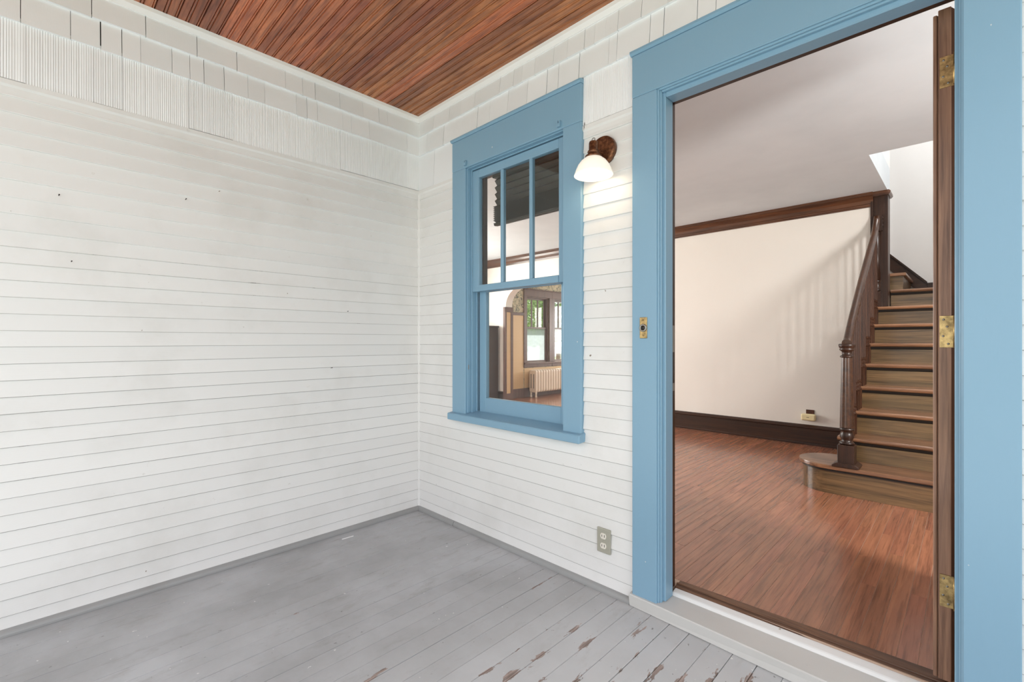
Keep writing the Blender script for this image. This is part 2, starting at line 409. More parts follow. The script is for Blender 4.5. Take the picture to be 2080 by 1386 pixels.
# clapboards: bevelled boards, each lapping the one below
PITCH = .0686; Z0 = 2.203
def clap(wall, a, b, zb, h=PITCH, along='y'):
    j = random.uniform(-.0016, .0016); t = .0135+random.uniform(-.0012, .0016)
    j2 = j+random.uniform(-.0012, .0012)
    g = random.uniform(.0015, .0026)
    lo = [(0, j), (t-.0012, j), (t, j+g), (.0055, h+.010), (0, h+.010)]
    v = []
    for s, jj in ((a, j), (b, j2)):
        for n_, z in lo:
            zz = zb+z-j+jj
            v.append((n_, s, zz) if along == 'y' else (s, -n_, zz))
    f = [(i, (i+1) % 5, 5+(i+1) % 5, 5+i) for i in range(5)]+[(4, 3, 2, 1, 0), (5, 6, 7, 8, 9)]
    o = MB().add(v, f).build('clapboard', M['siding'], wall)
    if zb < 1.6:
        o.data.materials.append(M['lap_shade_lo'] if zb < 1.2 else M['lap_shade']); o.data.polygons[1].material_index = 1  # painted shadow line on the chamfer, darker on the lower rows
for k in range(32):
    zb = Z0-PITCH*k
    clap(wl, -2.98, -.001, zb)
    if k <= 22: segs = ((.004, .415), (1.4405, 1.7215), (2.912, 4.35))
    else: segs = ((.004, 1.7215), (2.912, 4.35))
    for a, b in segs: clap(wr, a, b, zb, along='x')
# lowest narrow board
clap(wl, -2.98, -.001, .022, .052); clap(wr, .004, 1.7215, .022, .052, 'x'); clap(wr, 2.912, 4.35, .022, .052, 'x')
# moulding strip between clapboards and shingles, corner strip
prof = [(0, 2.205), (.013, 2.205), (.013, 2.238), (.020, 2.247), (.020, 2.266), (0, 2.270)]
MB().prism(prof, 1, -2.98, 0).build('ledge_strip', M['siding'], wl)
for a, b in ((.0, .415), (1.4405, 1.7215), (2.912, 4.35)):
    MB().prism([(-x, z) for x, z in prof], 0, a, b).build('ledge_strip', M['siding'], wr)
MB().prism([(0, 0), (.022, 0), (.022, -.012), (.012, -.022), (0, -.022)], 2, .02, 2.245).build('corner_strip', M['siding'], wr)

# shingles
def shingle(wall, along, a, b, z0, z1, comb=False, base=.012):
    ga, gb = (.0003, .0003) if comb else (random.choice((.0005, .0008, .001, .0022)), random.choice((.0005, .0008, .0014, .0022)))
    a += ga; b -= gb; t = base+random.uniform(0, .004); tt = .005
    dz = random.uniform(-.0022, .0022); tilt = random.uniform(-.0012, .0012)
    mb = MB()
    nseg = max(6, int((b-a)/.0040)) if comb else 1
    v = []
    for i in range(nseg+1):
        s = a+(b-a)*i/nseg+(random.uniform(-.0013, .0013) if 0 < i < nseg else 0)
        r = 0
        if comb: r = (-.0018 if i % 2 else .0006)*random.uniform(.2, 1.3)
        for z, n_ in ((z0+dz+tilt*(1 if i else -1), 0), (z0+dz+tilt*(1 if i else -1), t+r), (z1, tt+r+(.004 if comb else 0)), (z1, 0)):
            v.append((n_, s, z) if along == 'y' else (s, -n_, z))
    f = []
    for i in range(nseg):
        o = i*4
        f += [(o, o+1, o+5, o+4), (o+1, o+2, o+6, o+5), (o+2, o+3, o+7, o+6)]
    f += [(3, 2, 1, 0), (nseg*4, nseg*4+1, nseg*4+2, nseg*4+3)]
    mb.add(v, f).build('shingle', M['shingle'], wall)
JL3 = [-2.2, -1.97, -1.745, -1.554, -1.348, -1.168, -.921, -.825, -.75, -.598, -.443, -.328, -.265]
JL2 = [-2.1, -1.964, -1.814, -1.716, -1.641, -1.574, -1.452, -1.379, -1.318, -1.227, -1.115, -1.031, -.86, -.798, -.737, -.579, -.521, -.398, -.11]
JL1 = [-2.2, -1.95, -1.741, -1.64, -1.384, -1.189, -.762, -.595, -.114]
JR3 = [.19, .364, .486, .621, .845, .958, 1.023, 1.119, 1.251, 1.342, 1.449, 1.508, 1.572, 1.64, 1.761, 1.885, 2.02, 2.2, 2.35, 2.5, 2.62, 2.8, 2.95, 3.1]
JR2 = [.11, .303, .499, .644, .756, .91, 1.063, 1.204, 1.281, 1.415, 1.587, 1.632, 1.801, 1.865, 2.013, 2.087, 2.25, 2.4, 2.6, 2.75, 2.93, 3.1]
def row(wall, along, js, lo, hi, z0, z1, comb=False, base=.012):
    e = [lo]+[j for j in js if lo+.02 < j < hi-.02]+[hi]
    for a, b in zip(e, e[1:]): shingle(wall, along, a, b, z0, z1, comb, base)
row(wl, 'y', JL1, -2.5, -.001, 2.268, 2.535, True, .016)
row(wl, 'y', JL2, -2.5, -.001, 2.517, 2.664, False, .0175)
row(wl, 'y', JL3, -2.5, -.001, 2.646, 2.775, False, .018)
row(wr, 'x', [.192], .004, .415, 2.268, 2.525, False, .016)
row(wr, 'x', [], 1.4405, 1.7215, 2.268, 2.535, True, .016)
row(wr, 'x', [3.1, 3.4], 2.912, 3.7, 2.268, 2.535, True, .016)
row(wr, 'x', JR2, .004, 3.7, 2.513, 2.668, False, .0175)
row(wr, 'x', JR3, .004, 3.7, 2.650, 2.775, False, .018)

# crown strips, shoe mouldings
MB().prism([(0, 2.752), (.014, 2.752), (.028, 2.772), (.030, ZC), (0, ZC)], 1, -3.0, 0).build('trim_1', M['white_trim'], None, kind=ST)
MB().prism([(-a, z) for a, z in ((0, 2.752), (.014, 2.752), (.028, 2.772), (.030, ZC), (0, ZC))], 0, 0, 3.42).build('trim_2', M['white_trim'], None, kind=ST)
q = [(0, 0), (0, .030)]+[(.006+.026*math.sin(i*PI/14), .004+.026*math.cos(i*PI/14)) for i in range(8)]+[(.032, 0)]
MB().prism(q, 1, -3.0, 0).build('baseboard_left', M['grey_shoe'], None, kind=ST)
MB().prism([(-a, z) for a, z in q], 0, 0, .42).build('baseboard_right', M['grey_shoe'], None, kind=ST)
MB().prism([(-a, z) for a, z in q], 0, .424, 1.706).build('baseboard_right', M['grey_shoe'], None, kind=ST)

# ceiling of beaded boards
ceil = box('ceiling', M['sheath'], None, (-.16, 3.42, -2.75, 0, ZC+.012, ZC+.1), kind=ST)
BW = .0889
def beadboard(y0):
    w_ = BW; d = .0055
    pts = [(0, 0)]
    def bead(c):   # two grooves with a round bead between them
        return [(c-.0085, 0), (c-.006, d), (c-.0035, .0012), (c, -.0006), (c+.0035, .0012), (c+.006, d), (c+.0085, 0)]
    pr_ = [(0, d+.004), (.0012, d), (.0025, .0012), (.005, -.0004), (.0075, .0012), (.0095, d), (.012, 0)]+bead(w_*.5+.004)+[(w_-.0022, 0), (w_-.0006, d+.004)]
    prof = [(y0-a, ZC+b) for a, b in pr_]+[(y0-w_+.0006, ZC+.014), (y0, ZC+.014)]
    MB().prism(prof, 0, .0, 3.40).build('ceiling_board', M['ceil_wood'], ceil)
for i in range(30): beadboard(-.012-BW*i)

# porch floor boards
floor = box('floor', M['sheath'], None, (-.16, 4.6, -2.75, 0, -.08, -.022), kind=ST)
DP = .0865
for i in range(52):
    x0 = i*DP+.0008; x1 = (i+1)*DP-.0008-random.choice((0, 0, .0008))
    dz = random.uniform(-.0012, .0006)
    MB().box(x0, x1, -2.72, -.001, -.022, dz).build('floor_board', M['deck'], floor, bevel=.0012)
# porch roof edge and deck skirt (beyond the frame)
box('roof', M['roofing'], None, (-.4, 3.5, -2.95, .1, 2.95, 3.1), kind=ST)
box('trim_3', M['white_trim'], None, (-.16, 4.6, -2.75, -2.72, -.5, -.02), kind=ST)

# ------------------------------------------------------------------ window_1
win = empty('window_1', (.93, 0, .70), ST)
BL = M['blue']
box('casing', BL, win, (.415, .546, -.030, 0, .737, 2.291), .003)
box('casing', BL, win, (1.3235, 1.440, -.030, 0, .737, 2.291), .003)
box('head_casing', BL, win, (.415, 1.440, -.031, 0, 2.2915, 2.482), .003)
MB().prism([(0, 2.482), (-.034, 2.482), (-.042, 2.490), (-.042, 2.499), (-.030, 2.503), (0, 2.506)], 0, .410, 1.4405).build('cap', BL, win)
MB().hexa([(.402, -.062, .694), (1.450, -.062, .694), (1.450, .085, .705), (.402, .085, .705), (.402, -.062, .736), (1.450, -.062, .736), (1.450, .085, .758), (.402, .085, .758)]).build('sill', BL, win, .004)
# stops (three small steps on each side and along the head)
def frame_u(name, x0, x1, zt, wd, y0, y1, zb=.745):
    mb = MB().box(x0, x0+wd, y0, y1, zb, zt).box(x1-wd, x1, y0, y1, zb, zt).box(x0+wd, x1-wd, y0, y1, zt-wd, zt)
    return mb.build(name, BL, win, .0015)
frame_u('stop', .540, 1.332, 2.300, .013, -.014, .012)
frame_u('jamb', .548, 1.330, 2.296, .016, .012, .100)
frame_u('parting_bead', .555, 1.324, 2.289, .016, .047, .054)
# upper sash
us = box('upper_sash', BL, win, (.566, .624, .014, .046, 1.510, 2.272), .002)
def addto(parent, *bs):
    for b in bs: box('rail' if (b[1]-b[0]) > .3 else 'stile', BL, parent, b, .002)
addto(us, (1.262, 1.320, .014, .046, 1.510, 2.272), (.624, 1.262, .014, .046, 2.222, 2.272), (.624, 1.262, .010, .046, 1.510, 1.549))
for x in (.827, 1.058):
    MB().prism([(x-.011, .020), (x-.006, .014), (x+.006, .014), (x+.011, .020), (x+.011, .042), (x-.011, .042)], 2, 1.549, 2.222).build('muntin', BL, us)
for a, b in ((.624, .816), (.838, 1.047), (1.069, 1.262)):
    box('pane', M['glass'], us, (a, b, .028, .031, 1.549, 2.222))
ls = box('lower_sash', BL, win, (.588, .644, .055, .087, .748, 1.545), .002)
addto(ls, (1.246, 1.302, .055, .087, .748, 1.545), (.644, 1.246, .055, .087, .748, .843), (.644, 1.246, .055, .087, 1.508, 1.545))
box('pane', M['glass'], ls, (.644, 1.246, .069, .072, .843, 1.508))
# small metal stays under the head, inside wood lining
for x in (.556, 1.305):
    MB().box(x-.010, x+.010, -.046, -.031, 2.300, 2.318).box(x-.010, x-.003, -.046, -.031, 2.318, 2.332).box(x+.003, x+.010, -.046, -.031, 2.318, 2.332).build('hook', BL, win, .001)
MB().box(.5475, .5555, -.012, -.006, 1.02, 1.05).build('catch', M['steel'], win)
for b in ((.535, .572, .100, .138, .72, 2.30), (1.310, 1.345, .100, .138, .72, 2.30), (.535, 1.345, .100, .150, 2.262, 2.40), (.50, 1.38, .09, .17, .70, .748)):
    box('inner_casing', M['dark_wood'], win, b, .002)
for b in ((.44, .540, WT, .140, .72, 2.42), (1.345, 1.44, WT, .140, .72, 2.42)):
    box('inner_casing', M['dark_wood'], win, b, .002)

# ------------------------------------------------------------------ door_1
door = empty('door_1', (2.32, 0, .06), ST)
box('casing', BL, door, (1.722, 1.8405, -.032, 0, .052, 2.2955), .003)
box('casing', BL, door, (2.794, 2.911, -.032, 0, .045, 2.2955), .003)
box('head_casing', BL, door, (1.722, 2.911, -.033, 0, 2.296, 2.484), .003)
MB().prism([(0, 2.484), (-.036, 2.484), (-.045, 2.492), (-.045, 2.502), (-.032, 2.507), (0, 2.510)], 0, 1.717, 2.916).build('cap', BL, door)
# beads and jamb
def u3(name, xl, xr, zt, wd, y0, y1, zb, mat, bev=.002, wr_=None):
    wr_ = wr_ or wd
    box(name, mat, door, (xl, xl+wd, y0, y1, zb, zt), bev); box(name, mat, door, (xr-wr_, xr, y0, y1, zb, zt), bev)
    box(name, mat, door, (xl+wd, xr-wr_, y0, y1, zt-wd, zt), bev)
u3('bead', 1.838, 2.797, 2.299, .010, -.024, .002, .058, BL, .003, .006)
u3('bead', 1.836, 2.799, 2.301, .0185, -.014, .004, .058, BL, .003, .0125)
u3('jamb', 1.8375, 2.7975, 2.2915, .0285, .002, .072, .062, BL, .003, .0205)
u3('inner_jamb', 1.842, 2.795, 2.288, .014, .072, WT, .088, M['dark_wood'])
u3('weather_strip', 1.8545, 2.7835, 2.2745, .0045, .074, .079, .1, M['black'], 0)
box('strike_plate', M['steel'], door, (1.856, 1.8575, .076, .105, 1.15, 1.27))
box('strike_plate', M['steel'], door, (1.856, 1.8575, .076, .105, .975, 1.01))
for b in ((1.72, 1.838, WT, .14, .09, 2.42), (2.80, 2.93, WT, .14, .09, 2.42), (1.72, 2.93, WT, .14, 2.292, 2.43)):
    box('inner_casing', M['dark_wood'], door, b, .002)
# threshold (front edge runs slightly askew), white rise, worn wood saddle
MB().hexa([(1.708, -.035, 0), (2.93, -.080, 0), (2.93, .10, 0), (1.708, .10, 0), (1.708, -.043, .058), (2.93, -.075, .058), (2.93, .10, .064), (1.708, .10, .064)]).build('threshold', M['thresh'], door, .004)
MB().hexa([(1.860, .070, .062), (2.782, .068, .062), (2.782, .115, .062), (1.860, .110, .062), (1.860, .080, .078), (2.782, .076, .076), (2.782, .118, .084), (1.860, .110, .084)]).build('threshold_lip', M['thresh_white'], door, .003)
MB().hexa([(1.856, .108, .06), (2.785, .116, .06), (2.785, .205, .06), (1.856, .172, .06), (1.856, .110, .090), (2.785, .120, .089), (2.785, .200, .094), (1.856, .168, .094)]).build('saddle', M['sill_wood'], door, .003)
MB().hexa([(1.856, .128, .088), (2.785, .140, .088), (2.785, .152, .088), (1.856, .138, .088), (1.856, .129, .0975), (2.785, .142, .0965), (2.785, .150, .0965), (1.856, .136, .0975)]).build('saddle_rib', M['sill_wood'], door, .002)
# open door leaf, hinge edge towards us
def swung(x0, x1, y0, z0, z1, ln=.86, a=math.radians(22)):
    dx, dy = ln*math.sin(a), ln*math.cos(a)          # the leaf stands open past the square
    p = [(x0, y0), (x1, y0), (x1+dx, y0+dy-.010), (x0+dx, y0+dy)]
    return MB().hexa([(x, y, z0) for x, y in p]+[(x, y, z1) for x, y in p])
leaf = swung(2.7365, 2.7672, .1345, .108, 2.270).build('door_leaf', M['leaf_shaded'], door, .001)
box('hinge_edge', M['door_oak'], leaf, (2.7365, 2.7675, .130, .1343, .108, 2.270), .0015)
swung(2.7235, 2.7335, .131, .110, 2.258).build('edge_strip', M['door_oak'], leaf, .002)
swung(2.7336, 2.7364, .136, .112, 2.255, .85).build('edge_groove', M['black'], leaf)
def hinge(z0, z1):
    h_ = MB().box(2.7400, 2.7760, .1275, .1300, z0, z1).build('hinge', M['brass'], leaf, .0005)
    mid = (z0+z1)/2
    for x, z in ((2.7495, z1-.012), (2.758, mid+.016), (2.7485, mid-.014), (2.7605, z0+.012)):
        MB().lathe((x, .1282, z), [(.0001, -.0020), (.0032, -.0018), (.0036, -.0002)], 1, 10).build('hinge', M['steel'], leaf)
    MB().tube([(2.7765, .118, z0), (2.7765, .118, z1)], .0045, 10).build('hinge', M['brass'], leaf)
hinge(2.014, 2.114); hinge(1.179, 1.281); hinge(.346, .449)

# ------------------------------------------------------------------ inside: floors, walls, ceiling
ZF, ZI, YB = .09, 2.66, 3.85                 # interior floor, ceiling, back wall face
fl = box('floor', M['sub_light'], None, (-3.9, 4.5, WT, 8.3, -.1, ZF-.0012), kind=ST)
SW = .057
near_cols = range(0, 48)
for i in near_cols:
    x0 = .06+i*SW
    y = .172 if x0 > 1.7 else .142
    yend = YB-.022
    y1 = y+random.uniform(.25, 1.3)
    while y < yend-.01:
        e = min(y1, yend)
        if yend-e < .12: e = yend
        MB().box(x0+.0009, x0+SW-.0009, y+.0004, e-.0004, .07, ZF+random.uniform(-.0004, .0004)).build('floor_strip', M['strip'], fl)
        y = e; y1 = y+random.uniform(.45, 1.5)
mb = MB()
for i in list(range(-66, 0))+list(range(48, 77)):
    x0 = .06+i*SW; mb.box(x0+.0006, x0+SW-.0006, .142, 8.2 if x0 < -.6 else (3.83 if x0 < 2.1 else 5.0), .07, ZF)
mb.build('floor_strips', M['strip'], fl, kind='stuff')

# back wall of the living room with an arched opening to the dining room
wb = MB().box(-3.9, -3.01, YB, YB+.16, 0, ZI+.2).box(-.6, 2.14, YB, YB+.16, 0, ZI+.2)
AX0, AX1, AZ, AT = -3.01, -.6, 1.80, 2.13
arc = []
ra, rb = .36, AT-AZ
for i in range(13):
    t = PI-i*PI/2/12; arc.append((AX0+ra+ra*math.cos(t), AZ+rb*math.sin(t)))
for i in range(13):
    t = PI/2-i*PI/2/12; arc.append((AX1-ra+ra*math.cos(t), AZ+rb*math.sin(t)))
top = ZI+.2
vv = []
for x, z in arc: vv += [(x, YB, z), (x, YB, top), (x, YB+.16, z), (x, YB+.16, top)]
ff = []
for i in range(len(arc)-1):
    o = i*4; ff += [(o, o+4, o+5, o+1), (o+2, o+3, o+7, o+6), (o, o+2, o+6, o+4)]
wb.add(vv, ff)
wback = wb.build('wall_back', M['plaster'], None, kind=ST)
# arch jamb trim: brown posts with a tan panel in the reveal
for x, s in ((AX0, 1), (AX1, -1)):
    box('arch_post', M['dining_brown'], wback, (x-.045 if s > 0 else x+.045, x+.012*s, YB-.02, YB+.018, ZF, AZ), .002)
    box('arch_post', M['dining_brown'], wback, (x, x+.012*s, YB+.118, YB+.18, ZF, AZ), .002)
    box('arch_panel', M['cream_panel'], wback, (x, x+.005*s, YB+.018, YB+.118, ZF+.18, AZ-.09))
    box('arch_rail', M['dining_brown'], wback, (x, x+.013*s, YB-.02, YB+.18, AZ-.09, AZ), .002)
    box('arch_rail', M['dining_brown'], wback, (x, x+.013*s, YB, YB+.16, ZF, ZF+.18), .002)

def wallbox(name, mat, *bs):
    mb = MB()
    for b in bs: mb.box(*b)
    return mb.build(name, mat, None, kind=ST)
# hall side wall with a window opening, living room side wall with an opening added for the fill lamp
wallbox('wall_hall', M['plaster'], (4.35, 4.5, WT, .25, 0, ZI), (4.35, 4.5, .85, 5.3, 0, ZI), (4.35, 4.5, .25, .85, 0, 1.2), (4.35, 4.5, .25, .85, 2.25, ZI))
wallbox('wall_living', M['plaster'], (-3.9, -3.7, WT, .75, 0, ZI), (-3.9, -3.7, 3.05, YB, 0, ZI), (-3.9, -3.7, .75, 3.05, 0, .8), (-3.9, -3.7, .75, 3.05, 2.2, ZI))
wallbox('wall_front', M['plaster'], (-3.9, .53, WT, WT+.015, 0, ZI), (1.35, 1.835, WT, WT+.015, 0, ZI), (2.80, 4.4, WT, WT+.015, 0, ZI),
        (.53, 1.35, WT, WT+.015, 0, .70), (.53, 1.35, WT, WT+.015, 2.42, ZI), (1.835, 2.80, WT, WT+.015, 2.43, ZI))
wallbox('wall_stair', M['plaster_white'], (-1.0, 4.5, 5.05, 5.2, 0, 5.4), (3.12, 3.24, 3.0, 5.05, 0, ZI))
wallbox('wall_dining_side', M['plaster'], (-.6, -.45, YB+.16, 8.2, 0, ZI))
wallbox('wall_dining_back', M['plaster'], (-3.9, -2.85, 8.2, 8.4, 0, ZI), (-.95, -.4, 8.2, 8.4, 0, ZI), (-2.85, -.95, 8.2, 8.4, 0, .8), (-2.85, -.95, 8.2, 8.4, 2.2, ZI))  # rear opening added for the dining fill lamp
# ceiling with the stairwell opening
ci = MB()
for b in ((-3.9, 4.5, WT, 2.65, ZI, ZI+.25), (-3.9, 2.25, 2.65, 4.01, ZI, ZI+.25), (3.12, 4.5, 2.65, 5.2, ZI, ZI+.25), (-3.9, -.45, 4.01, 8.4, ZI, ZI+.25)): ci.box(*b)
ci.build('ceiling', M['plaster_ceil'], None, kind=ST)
wallbox('wall_upper', M['plaster_white'], (2.15, 2.25, 2.65, 4.01, ZI+.25, 5.4), (-.9, 2.15, 3.91, 4.01, ZI+.25, 5.4), (-.6, -.45, 4.01, 5.05, ZI, 5.4),
        (-3.9, 4.5, 0, .115, 2.952, 5.4), (4.4, 4.5, .1, 5.2, ZI+.25, 5.4), (-3.9, -3.8, .1, 8.4, ZI+.25, 5.4), (-3.9, -.45, 8.3, 8.4, ZI+.25, 5.4))
wallbox('roof', M['plaster_white'], (-4.1, 4.7, -.2, 8.6, 5.4, 5.6))
wallbox('wall_porch_side', M['white_trim'], (-3.9, -.17, -3.0, -2.9, -.5, 5.4), (-3.9, -3.8, -3.0, 0, -.5, 5.4))

# crown moulding and baseboard on the back wall
cp = [(YB, 2.522), (YB-.012, 2.522), (YB-.016, 2.534), (YB-.010, 2.540), (YB-.014, 2.552), (YB-.020, 2.556), (YB-.024, 2.590), (YB-.042, 2.620), (YB-.055, 2.632), (YB-.055, 2.648), (YB-.062, 2.652), (YB-.062, ZI), (YB, ZI)]
MB().prism(cp, 0, -3.7, 2.14).build('trim_4', M['crown_wood'], None, kind=ST)
bp = [(YB, ZF), (YB-.022, ZF), (YB-.022, ZF+.018), (YB-.018, ZF+.024), (YB-.018, ZF+.175), (YB-.026, ZF+.182), (YB-.026, ZF+.196), (YB-.012, ZF+.212), (YB, ZF+.216)]
MB().prism(bp, 0, -.548, 2.09).build('baseboard_back', M['dark_wood_x'], None, kind=ST)
MB().prism(bp, 0, -3.7, -3.056).build('baseboard_back', M['dark_wood_x'], None, kind=ST)
# post casing at the wall end
pc = empty('trim_5', (2.2, 3.9, ZF), ST)
box('casing', M['dark_wood'], pc, (2.142, 2.252, YB-.006, YB+.16, ZF, ZI-.04), .003)
box('casing_edge', M['dark_wood'], pc, (2.118, 2.142, YB-.022, YB, ZF, ZI-.04), .003)
MB().prism([(2.11, ZI-.045), (2.262, ZI-.045), (2.275, ZI-.03), (2.275, ZI-.012), (2.262, ZI), (2.11, ZI)], 1, YB-.04, YB+.17).build('cap', M['crown_wood'], pc)

# ------------------------------------------------------------------ staircase
st = thing('staircase', 'dark oak staircase with turned newel post and balusters rising beyond the open door', 'staircase', (2.6, 2.13, ZF))
R1, R, T, Y1 = .30, .176, .24, 2.10
XR = 3.11
def tz(i): return R1+R*(i-1)                 # top of tread i
def ty(i): return Y1+T*(i-1)                 # nosing front of tread i
def nose_prof(y0, y1, z, t=.030):
    return [(y1, z), (y1, z-t), (y0+.012, z-t), (y0+.003, z-t+.006), (y0, z-t/2), (y0+.003, z-.006), (y0+.012, z)]
# bullnose first step
def bull(cx, cy, ra, x1, yf, inset=0):
    pts = [(x1, yf+inset)]
    for i in range(41):
        t = -PI/2-i*PI/40
        pts.append((cx+(ra-inset)*math.cos(t), cy+(ra-inset)*math.sin(t)))
    pts.append((x1, cy+ra-inset)); return pts
def slab(pts, z0, z1):
    n = len(pts); return MB().prism(pts, 2, z0, z1)
CYB, RB = Y1+.215, .215
slab(bull(2.07, CYB, RB, XR, Y1), R1-.030, R1).build('tread', M['tread'], st, .006, 2)
slab(bull(2.07, CYB, RB, XR, Y1, .028), ZF, R1-.031).build('riser', M['riser'], st)
slab(bull(2.07, CYB, RB, XR, Y1, .018), R1-.046, R1-.0305).build('cove_shade', M['black'], st)  # coloured black for the shadow under the first nosing
NT = 9
for i in range(2, NT+1):
    xl = 2.095 if i < 8 else (2.165 if i == 8 else 2.255)
    if i < NT: MB().prism(nose_prof(ty(i), ty(i+1)+.028, tz(i)), 0, xl, XR).build('tread', M['tread'], st)
    MB().box(max(xl, 2.135), XR, ty(i)+.028, ty(i)+.046, tz(i-1)-(.001 if i > 2 else -.001), tz(i)-.0305).build('riser', M['riser'], st)
    MB().prism([(ty(i)+.012, tz(i)-.0305), (ty(i)+.0275, tz(i)-.0305), (ty(i)+.0275, tz(i)-.054), (ty(i)+.021, tz(i)-.049)], 0, max(xl, 2.12), XR).build('cove_shade', M['black'], st)  # black moulding paints the shade below each nosing
# landing and the first steps that turn left
MB().prism(nose_prof(ty(9), 5.045, tz(9)), 0, 2.255, XR).build('tread', M['tread'], st)
box('tread', M['tread'], st, (1.9, 2.365, 4.13, 5.045, tz(9)+.146, tz(9)+.176), .005)
box('riser', M['riser'], st, (1.9, 2.340, 4.155, 5.045, tz(9)+.001, tz(9)+.145))
box('tread', M['tread'], st, (1.6, 2.13, 4.02, 5.045, tz(9)+.322, tz(9)+.352), .005)
box('riser', M['riser'], st, (1.6, 2.105, 4.02, 5.045, tz(9)+.177, tz(9)+.321))
# outer string under the treads
sp = [(ty(2)+.05, ZF)]
for i in range(2, 8): sp += [(ty(i)+.046, tz(i)-.031), (ty(i+1)+.046, tz(i)-.031)]
sp = [(ty(2)+.05, ZF+.001), (ty(2)+.05, tz(2)-.031)]
for i in range(2, 8): sp += [(ty(i+1)+.028, tz(i)-.031), (ty(i+1)+.028, tz(i+1)-.031)] if i < 7 else [(YB-.03, tz(7)-.031)]
sp += [(YB-.03, ZF+.001)]
MB().prism(sp, 0, 2.112, 2.132).build('string', M['dark_wood'], st)
# wall skirts on the landing
MB().prism([(2.48, tz(9)+.002), (2.48, 1.862), (2.12, 2.255), (2.12, 2.06), (2.37, 1.80), (2.37, tz(9)+.002)], 1, 5.028, 5.048).build('skirt', M['dark_wood_x'], st)
MB().prism([(2.48, 1.862), (2.12, 2.255), (2.12, 2.232), (2.48, 1.836)], 1, 5.014, 5.027).build('skirt', M['dark_wood_x'], st)
box('skirt', M['dark_wood_x'], st, (2.4805, XR, 5.028, 5.048, tz(9)+.002, 1.850), .002)
# newel
NX, NY = 2.183, 2.165
def newel(x, y, z0, z1, half=False):
    h = .050
    nb = MB().box(x-h, x+h, y-h, y+h, z0+.020, z0+.155).build('newel_post', M['dark_wood'], st, .003)
    MB().prism([(x-h-.030, z0), (x+h+.030, z0), (x+h+.030, z0+.010), (x+h+.006, z0+.028), (x-h-.006, z0+.028), (x-h-.030, z0+.010)], 1, y-h-.026, y+h+.026).build('newel_base', M['dark_wood'], nb, .002)
    MB().lathe((x, y, 0), [(.036, z0+.155), (.045, z0+.160), (.047, z0+.168), (.042, z0+.174), (.031, z0+.180), (.038, z0+.198), (.044, z0+.215), (.039, z0+.236), (.032, z0+.252), (.045, z0+.258), (.047, z0+.268), (.042, z0+.275), (.038, z0+.279)]).build('newel_ring', M['dark_wood'], nb)
    # fluted, tapering shaft
    zs0, zs1 = z0+.279, z1-.100; seg = 32
    v = []; f = []
    for j in range(7):
        t = j/6; z = zs0+(zs1-zs0)*t; r0 = .043-.010*t
        for k in range(seg):
            r = r0*(1 if k % 4 in (0, 1) else .90); a = 2*PI*k/seg; v.append((x+r*math.cos(a), y+r*math.sin(a), z))
    for j in range(6):
        for k in range(seg): f.append((j*seg+k, j*seg+(k+1) % seg, (j+1)*seg+(k+1) % seg, (j+1)*seg+k))
    MB().add(v, f).build('newel_shaft', M['rail_wood'], nb, fix=False)
    zt = z1
    MB().lathe((x, y, 0), [(.031, zt-.100), (.040, zt-.098), (.043, zt-.091), (.039, zt-.085), (.030, zt-.082), (.030, zt-.058), (.036, zt-.052), (.044, zt-.046), (.046, zt-.038), (.041, zt-.034), (.047, zt-.029), (.051, zt-.014), (.052, zt-.006), (.046, zt)]).build('newel_cap', M['dark_wood'], nb)
newel(NX, NY, R1, 1.180)
# upper half newel at the wall end
u = MB().box(2.140, 2.205, 3.795, 3.842, tz(8)+.001, tz(8)+.150).build('newel_post', M['dark_wood'], st, .002)
MB().lathe((2.172, 3.815, 0), [(.022, tz(8)+.150), (.030, tz(8)+.156), (.030, tz(8)+.170), (.020, tz(8)+.180), (.031, tz(8)+.205), (.022, tz(8)+.235), (.030, tz(8)+.242), (.030, tz(8)+.252), (.022, tz(8)+.262)], 2, 16).build('newel_ring', M['dark_wood'], u)
MB().lathe((2.172, 3.815, 0), [(.029, tz(8)+.262), (.022, 2.26)], 2, 10).build('newel_shaft', M['dark_wood'], u)
# handrail
path = [(NX, NY-.030, 1.183), (NX, NY+.005, 1.186), (NX-.002, NY+.045, 1.205), (NX-.008, 2.40, 1.335), (2.170, 2.9, 1.688), (2.170, 3.4, 2.040), (2.170, 3.64, 2.205), (2.170, 3.72, 2.275), (2.172, 3.775, 2.355), (2.172, 3.800, 2.405)]
rp = [(-.025, -.018), (-.018, -.026), (.018, -.026), (.025, -.018), (.027, .002), (.023, .018), (.012, .026), (-.012, .026), (-.023, .018), (-.027, .002)]
MB().sweep(path, rp).build('handrail', M['rail_wood'], st, fix=True)
sc_ = MB()
for dz in (0, -.04, -.075):
    sc_.lathe((2.205, 3.82, 2.395+dz), [(.0001, -.02), (.012, -.016), (.017, 0), (.012, .016), (.0001, .02)], 2, 12)
sc_.box(2.160, 2.214, 3.802, 3.84, 2.27, 2.425)
sc_.build('rail_end', M['dark_wood'], st)
def railz(y):
    for a, b in zip(path, path[1:]):
        if a[1] <= y <= b[1]: return a[2]+(b[2]-a[2])*(y-a[1])/(b[1]-a[1])
    return path[-1][2]
